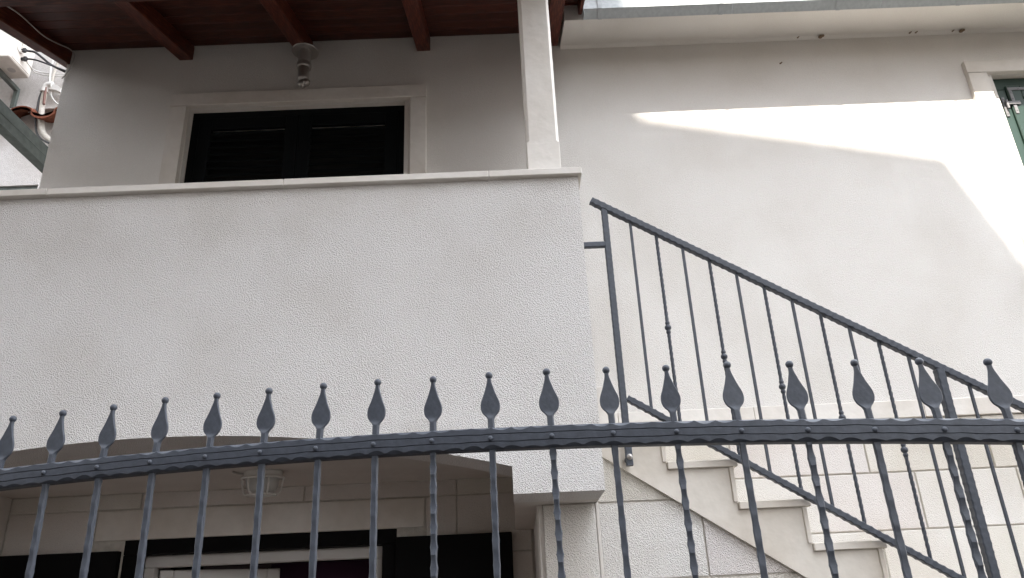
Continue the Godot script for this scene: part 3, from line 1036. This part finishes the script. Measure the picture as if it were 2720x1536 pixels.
func gate() -> void:
	var U := Vector3(-0.00809, 0.99957, -0.02835).normalized()
	var T := Vector3(0.99083, 0.0, 0.13513)
	T = (T - U * T.dot(U)).normalized()
	var N := T.cross(U)
	var drop := 1.80
	var o := thing("gate", "arched dark grey wrought iron gate with leaf shaped finials in front of the house", "gate", Vector3(-0.0421, 1.9563, -1.653) - U * drop - N * 0.011)
	o.basis = Basis(T, U, N)
	var base := drop
	# arched rail: three hammered strips parted by two grooves
	var x0 := -1.62
	var x1 := 1.62
	var n := 520
	var rings := []
	var hh := 0.0243
	for i in n + 1:
		var x: float = lerp(x0, x1, float(i) / n)
		var y := base + rail_h(x)
		var ft := fposmod(x / 0.043, 1.0) * 2.0 - 1.0
		var fb := fposmod(x / 0.043 + 0.45, 1.0) * 2.0 - 1.0
		var ct := 0.0014 + 0.0075 * maxf(0.0, 1.0 - ft * ft) * (0.7 + 0.3 * sin(x * 31.0))
		var cb := 0.0014 + 0.0085 * maxf(0.0, 1.0 - fb * fb) * (0.7 + 0.3 * sin(x * 27.0 + 2.0))
		var g1 := 0.0082 + 0.0006 * sin(x * 44.0) + 0.0004 * sin(x * 93.0 + 1.0)
		var g2 := -0.0080 + 0.0006 * sin(x * 47.0 + 2.0) + 0.0004 * sin(x * 101.0)
		var zf := 0.0135
		var zb := -0.0125
		var gw := 0.0009
		var gd := 0.0022
		var p := PackedVector3Array()
		for q in [[hh, zb], [hh - ct * 0.12, zf - 0.0065], [hh - ct, zf], [g1 + gw, zf + 0.0004], [g1, zf - gd], [g1 - gw, zf + 0.0006], [g2 + gw, zf + 0.0006], [g2, zf - gd], [g2 - gw, zf + 0.0004], [-hh + cb, zf], [-hh + cb * 0.12, zf - 0.0065], [-hh, zb]]:
			p.append(Vector3(x, y + q[0], q[1]))
		rings.append(p)
	var st := mb()
	skin(st, rings, [1, 2, 3, 4, 5, 6, 7, 8, 9, 10, 11, 12])
	var rail := put_mesh("rail", mesh_of(st), M.iron, o)
	# straight rail near the ground and the two stiles
	st = mb()
	box(st, Vector3(x0, 0.16, -0.0125), Vector3(x1, 0.205, 0.0135), 0.003)
	put_mesh("bottom_rail", mesh_of(st), M.iron, o)
	for s in [-1, 1]:
		st = mb()
		var xs: float = s * 1.64
		box(st, Vector3(xs - 0.02, 0.0, -0.02), Vector3(xs + 0.02, base + rail_h(xs) + 0.03, 0.02), 0.003)
		put_mesh("stile", mesh_of(st), M.iron, o)
	st = mb()
	var rv := []
	for q in [[0.0058, 0.0], [0.0056, 0.0014], [0.0044, 0.0032], [0.0024, 0.0043], [0.0003, 0.0046]]:
		rv.append(Vector2(q[0], q[1]))
	lathe(st, rv, 12, Transform3D(Basis(Vector3.RIGHT, Vector3(0, 0, 1), Vector3(0, -1, 0)), Vector3.ZERO))
	var rivet := mesh_of(st)
	for k in range(-12, 13):
		var x := 0.1305 * k - 0.0008
		var y := base + rail_h(x)
		var i := k + 8
		put_mesh("rivet", rivet, M.iron, rail, Vector3(x + rng.randf_range(-0.001, 0.001), y + rng.randf_range(-0.0012, 0.0006), 0.0139))
		# bar below and through the rail
		var strong := i >= 7 and i % 2 == 1
		st = mb()
		hammered_bar(st, 0.18, y + 0.006, 0.0080 if strong else 0.0074, 0.0024 if strong else 0.0012, 0.0038 if strong else 0.0022, 0.041 if strong else 0.048, rng.randf())
		var lean := -0.0020 * k
		var bar := put_mesh("bar", mesh_of(st), M.iron, o, Vector3(x - sin(lean) * -y, y - y * cos(lean), 0))
		bar.rotation.z = lean
		# leaf-shaped finial with a ball
		var tilt := -0.0062 * k + rng.randf_range(-0.008, 0.008)
		var fin := put_mesh("finial", finial_mesh(), M.iron, bar, Vector3(0, y, 0))
		fin.rotation.z = -tilt - lean
		fin.rotation.y = rng.randf_range(-0.10, 0.10)
		fin.scale = Vector3(rng.randf_range(0.96, 1.03), rng.randf_range(0.985, 1.012), 1.0)


var fin_mesh: ArrayMesh


func finial_mesh() -> ArrayMesh:
	if fin_mesh != null:
		return fin_mesh
	var st := mb()
	# [height over the rail's centre, half width, half thickness]
	var prof := [[0.0, 0.0070, 0.0070], [0.0440, 0.0070, 0.0070], [0.0458, 0.0073, 0.0068], [0.0485, 0.0086, 0.0056], [0.0518, 0.0108, 0.0044], [0.0545, 0.0136, 0.0037], [0.0568, 0.0158, 0.0034], [0.0612, 0.0188, 0.0032], [0.0667, 0.0207, 0.0032], [0.0712, 0.0214, 0.0032], [0.0757, 0.0215, 0.0032], [0.0800, 0.0211, 0.0032], [0.0847, 0.0201, 0.0032], [0.0900, 0.0183, 0.0032], [0.0947, 0.0163, 0.0032], [0.1000, 0.0143, 0.0032], [0.1056, 0.0122, 0.0033], [0.1110, 0.0105, 0.0034], [0.1166, 0.0089, 0.0036], [0.1225, 0.0070, 0.0038], [0.1280, 0.0055, 0.0039], [0.1330, 0.0047, 0.0040], [0.1390, 0.0044, 0.0040]]
	var rings := []
	for q in prof:
		var w: float = q[1]
		var t: float = q[2]
		var c: float = min(w, t) * 0.4
		var r := PackedVector3Array()
		for s in [[1, 1, 0], [1, 1, 1], [-1, 1, 1], [-1, 1, 0], [-1, -1, 0], [-1, -1, 1], [1, -1, 1], [1, -1, 0]]:
			r.append(Vector3(s[0] * (w - (c if s[2] == 1 else 0.0)), q[0], s[1] * (t - (0.0 if s[2] == 1 else c))))
		rings.append(r)
	skin(st, rings, [1, 2, 3, 4, 5, 6, 7, 8])
	ball(st, Vector3(0, 0.1455, 0), 0.0084, 16)
	fin_mesh = mesh_of(st)
	return fin_mesh


# ------------------------------------------------------------------ lamps

func spotlight() -> void:
	var at := Vector3(-1.272, 5.150, -4.13)
	var o := thing("spotlight", "small brushed steel cylinder lamp hanging under a rafter above the balcony window", "lamp", at)
	var st := mb()
	lathe(st, [Vector2(0.002, 0.004), Vector2(0.086, 0.004), Vector2(0.088, 0.0), Vector2(0.084, -0.004), Vector2(0.002, -0.0045)], 32, Transform3D.IDENTITY, -1)
	put_mesh("rose", mesh_of(st), M.steel, o)
	st = mb()
	lathe(st, [Vector2(0.042, -0.004), Vector2(0.042, -0.100), Vector2(0.040, -0.102)], 28)
	put_mesh("tube", mesh_of(st), M.steel, o)
	st = mb()
	lathe(st, [Vector2(0.040, -0.1005), Vector2(0.047, -0.104), Vector2(0.048, -0.112), Vector2(0.048, -0.130), Vector2(0.046, -0.138), Vector2(0.038, -0.140)], 28)
	put_mesh("collar", mesh_of(st), M.steel, o)
	st = mb()
	lathe(st, [Vector2(0.036, -0.139), Vector2(0.037, -0.150), Vector2(0.037, -0.225), Vector2(0.032, -0.238), Vector2(0.02, -0.244)], 28)
	put_mesh("sleeve", mesh_of(st), M.steel, o)
	st = mb()
	ball(st, Vector3(-0.004, -0.266, 0.0), 0.030, 18)
	ball(st, Vector3(0.026, -0.262, 0.010), 0.026, 18)
	put_mesh("swivel_head", mesh_of(st), M.steel, o)
	st = mb()
	box(st, Vector3(-0.02, 0.0045, -0.02), Vector3(0.02, 0.012, 0.02), 0.002)
	put_mesh("fixing_plate", mesh_of(st), M.steel, o)


func oval(rx: float, rz: float, y: float, n := 32, power := 2.6) -> PackedVector3Array:
	var r := PackedVector3Array()
	for k in n:
		var a := TAU * k / n
		var c := cos(a)
		var s := sin(a)
		r.append(Vector3(signf(c) * pow(absf(c), 2.0 / power) * rx, y, signf(s) * pow(absf(s), 2.0 / power) * rz))
	return r


func bulkhead_lamp() -> void:
	var at := Vector3(-1.205, 2.3015, -3.775)
	var o := thing("bulkhead_lamp", "oval white caged lamp on the porch ceiling behind the gate", "lamp", at)
	var st := mb()
	skin(st, [oval(0.088, 0.058, -0.0005), oval(0.090, 0.060, -0.004), oval(0.090, 0.060, -0.030), oval(0.084, 0.054, -0.036)], [1])
	put_mesh("base", mesh_of(st), M.white_plastic, o)
	st = mb()
	skin(st, [oval(0.078, 0.048, -0.0362), oval(0.078, 0.048, -0.05), oval(0.074, 0.044, -0.075), oval(0.064, 0.036, -0.094), oval(0.045, 0.022, -0.102), oval(0.01, 0.006, -0.104)], [1])
	put_mesh("glass_dome", mesh_of(st), M.frosted, o)
	# cage: rim, lower ring and ribs
	st = mb()
	for q in [[0.097, 0.066, -0.034, 0.006], [0.070, 0.042, -0.112, 0.005]]:
		var ring := oval(q[0], q[1], q[2], 40)
		ring.append(ring[0])
		tube(st, ring, q[3], 7, false)
	for s in [[0.0, 1.0], [PI, 1.0], [PI / 2, 1.0], [-PI / 2, 1.0], [1.15, 1.0], [PI - 1.15, 1.0], [-1.15, 1.0], [PI + 1.15, 1.0]]:
		var a: float = s[0]
		var c := cos(a)
		var n := sin(a)
		var pw := func(v: float) -> float: return signf(v) * pow(absf(v), 2.0 / 2.6)
		var pts := PackedVector3Array()
		for t in [[0.097, 0.066, -0.034], [0.096, 0.066, -0.065], [0.088, 0.058, -0.098], [0.070, 0.042, -0.112]]:
			pts.append(Vector3(pw.call(c) * t[0], t[2], pw.call(n) * t[1]))
		tube(st, pts, 0.0045, 7)
	put_mesh("cage", mesh_of(st), M.white_plastic, o)
	st = mb()
	tube(st, PackedVector3Array([Vector3(-0.088, -0.012, 0.01), Vector3(-0.115, -0.010, 0.03), Vector3(-0.135, -0.003, 0.045)]), 0.006, 8)
	put_mesh("cable_stub", mesh_of(st), M.cable_grey, o)


# ------------------------------------------------------------------ things on the house next door

func air_conditioner() -> void:
	var o := thing("air_conditioner", "cream outdoor air conditioning unit on brackets high on the next door wall", "air conditioner", Vector3(-4.80, 6.475, -5.74))
	var st := bx(-5.19, -4.409, 6.478, 7.03, -5.90, -5.58, 0.008)
	part("casing", st, M.cream_metal, o)
	st = mb()
	box(st, Vector3(-4.4085, 6.50, -5.87), Vector3(-4.404, 6.80, -5.61), 0.003)
	part("side_panel", st, M.cream_metal, o)
	for q in [[6.640, -5.70], [6.570, -5.735]]:
		st = mb()
		tube(st, PackedVector3Array([Vector3(-4.404, q[0], q[1]), Vector3(-4.372, q[0], q[1])]), 0.017, 10, false)
		box(st, Vector3(-4.385, q[0] - 0.022, q[1] - 0.012), Vector3(-4.355, q[0] + 0.022, q[1] + 0.016), 0.004)
		part("valve", st, M.cable_black, o)
	st = mb()
	tube(st, PackedVector3Array([Vector3(-4.404, 6.645, -5.675), Vector3(-4.396, 6.645, -5.675)]), 0.038, 14, false)
	part("valve_plate", st, M.white_plastic, o)
	st = mb()
	lathe(st, [Vector2(0.0005, -0.0008), Vector2(0.035, -0.0008), Vector2(0.035, 0.0), Vector2(0.0005, 0.0)], 18, Transform3D(Basis.IDENTITY, Vector3(-4.50, 6.4775, -5.77)), -1)
	part("drain_plug", st, M.cable_grey, o)
	for x in [-4.60, -5.05]:
		st = mb()
		box(st, Vector3(x - 0.02, 6.435, ZN + 0.001), Vector3(x + 0.02, 6.4755, -5.50), 0.002)
		box(st, Vector3(x - 0.02, 6.24, ZN + 0.001), Vector3(x + 0.02, 6.434, ZN + 0.035), 0.002)
		part("wall_bracket", st, M.grey_steel, o)


func cable(called: String, label: String, pts: Array, r: float, mat: Material, category := "cable") -> void:
	var st := mb()
	var p := PackedVector3Array()
	for q: Vector3 in pts:
		p.append(q - pts[0])
	tube(st, p, r, 8)
	var mi := put_mesh(called, mesh_of(st), mat, self, pts[0])
	mi.set_meta("label", label)
	mi.set_meta("category", category)


func v2(list: Array, z: float) -> Array:
	var r := []
	for q in list:
		r.append(Vector3(q[0], q[1], z))
	return r


func services() -> void:
	# long steel channel beside the house
	var ch := thing("steel_beam", "grey green steel channel running back beside the left corner of the house", "beam", Vector3(-3.36, 4.80, -4.5))
	var st := mb()
	box(st, Vector3(-3.352, 4.80, ZN + 0.001), Vector3(-3.346, 4.96, -2.2), 0.001)
	box(st, Vector3(-3.42, 4.80, ZN + 0.001), Vector3(-3.3525, 4.807, -2.2), 0.001)
	box(st, Vector3(-3.42, 4.953, ZN + 0.001), Vector3(-3.3525, 4.96, -2.2), 0.001)
	part("web", st, M.grey_steel, ch)
	st = mb()
	box(st, Vector3(-3.3455, 4.872, ZN + 0.001), Vector3(-3.343, 4.884, -2.2), 0.001)
	part("rib", st, M.grey_steel, ch)
	var z := -5.98
	# bundle of pipes on the wall
	var pp := thing("pipe_bundle", "weathered insulated air conditioner pipes with a grey elbow on the next door wall", "pipe", Vector3(-4.27, 5.82, z))
	st = mb()
	var a := PackedVector3Array()
	for q: Vector3 in v2([[-4.262, 6.437], [-4.283, 6.415], [-4.290, 6.343], [-4.282, 6.194], [-4.255, 6.032], [-4.208, 5.901], [-4.10, 5.80]], z):
		a.append(q)
	tube(st, a, 0.026, 10)
	part("insulated_pipe", st, M.insulation, pp)
	st = mb()
	a = PackedVector3Array()
	for q: Vector3 in v2([[-4.300, 6.40], [-4.318, 6.30], [-4.312, 6.16], [-4.300, 6.03], [-4.262, 5.90], [-4.20, 5.83], [-4.10, 5.77]], z + 0.015):
		a.append(q)
	tube(st, a, 0.010, 8)
	part("dark_pipe", st, M.cable_black, pp)
	st = mb()
	a = PackedVector3Array()
	for q: Vector3 in v2([[-4.272, 6.41], [-4.268, 6.33], [-4.262, 6.27], [-4.255, 6.22]], z + 0.024):
		a.append(q)
	tube(st, a, 0.012, 8)
	part("bare_pipe", st, M.copper, pp)
	st = mb()
	a = PackedVector3Array()
	for q: Vector3 in v2([[-4.225, 6.448], [-4.262, 6.446], [-4.288, 6.422], [-4.292, 6.37]], z + 0.004):
		a.append(q)
	tube(st, a, 0.038, 14)
	part("elbow", st, M.white_plastic, pp)
	st = mb()
	prism(st, PackedVector2Array([Vector2(-4.255, 6.40), Vector2(-4.245, 6.462), Vector2(-4.19, 6.448), Vector2(-4.13, 6.405), Vector2(-4.135, 6.36), Vector2(-4.18, 6.385)]), z - 0.03, z + 0.02)
	part("cover_plate", st, M.white_plastic, pp)
	cable("cable", "thick white cable dropping behind the gable rafter to the pipe elbow", v2([[-4.262, 6.85], [-4.272, 6.714], [-4.272, 6.614], [-4.25, 6.46]], z + 0.02), 0.010, M.cable_white)
	cable("cable", "broad cream pipe hanging beside the thick white cable", v2([[-4.215, 6.85], [-4.235, 6.70], [-4.245, 6.58], [-4.24, 6.46]], z), 0.014, M.insulation)
	cable("cable", "thin cream cable curling below the cover plate to the house corner", v2([[-4.228, 6.40], [-4.222, 6.34], [-4.195, 6.29], [-4.13, 6.225], [-4.0, 6.15]], z), 0.007, M.cable_white)
	cable("cable", "upper of two cream cables sagging from the air conditioner", [Vector3(-4.40, 6.60, -5.76), Vector3(-4.40, 6.59, -5.9), Vector3(-4.345, 6.61, z), Vector3(-4.24, 6.592, z), Vector3(-4.145, 6.585, z), Vector3(-4.0, 6.59, z)], 0.006, M.cable_white)
	cable("cable", "lower of two cream cables sagging from the air conditioner", [Vector3(-4.40, 6.62, -5.78), Vector3(-4.42, 6.60, -5.93), Vector3(-4.376, 6.592, z), Vector3(-4.26, 6.565, z), Vector3(-4.149, 6.562, z), Vector3(-4.0, 6.57, z)], 0.006, M.cable_white)
	cable("hose", "thick black hose arching from the upper valve of the air conditioner", [Vector3(-4.36, 6.640, -5.70), Vector3(-4.335, 6.648, -5.72), Vector3(-4.29, 6.640, -5.73), Vector3(-4.23, 6.595, -5.75), Vector3(-4.16, 6.545, -5.8), Vector3(-4.05, 6.50, -5.85)], 0.011, M.cable_black, "hose")
	cable("hose", "thin black hose from the lower valve of the air conditioner", [Vector3(-4.36, 6.570, -5.735), Vector3(-4.32, 6.570, -5.74), Vector3(-4.25, 6.555, -5.75), Vector3(-4.12, 6.52, -5.8), Vector3(-4.0, 6.49, -5.85)], 0.008, M.cable_black, "hose")
	cable("cable", "tan cable rising from the valves past the air conditioner panel", [Vector3(-4.39, 6.60, -5.69), Vector3(-4.395, 6.68, -5.69), Vector3(-4.398, 6.78, -5.70), Vector3(-4.398, 6.9, -5.72)], 0.006, M.insulation)
	# cable clipped along the gable rafter
	var rc := [Vector3(-2.908, 4.93, -3.30), Vector3(-2.906, 5.06, -3.502), Vector3(-2.906, 5.13, -3.671), Vector3(-2.906, 5.172, -3.896), Vector3(-2.906, 5.228, -4.039), Vector3(-2.904, 5.293, -4.17), Vector3(-2.898, 5.300, -4.225), Vector3(-2.893, 5.27, -4.236), Vector3(-2.900, 5.20, -4.238), Vector3(-2.920, 5.14, -4.238), Vector3(-2.945, 5.09, -4.236)]
	cable("cable", "thin grey white cable clipped along the gable rafter and round the house corner", rc, 0.0042, M.cable_grey)
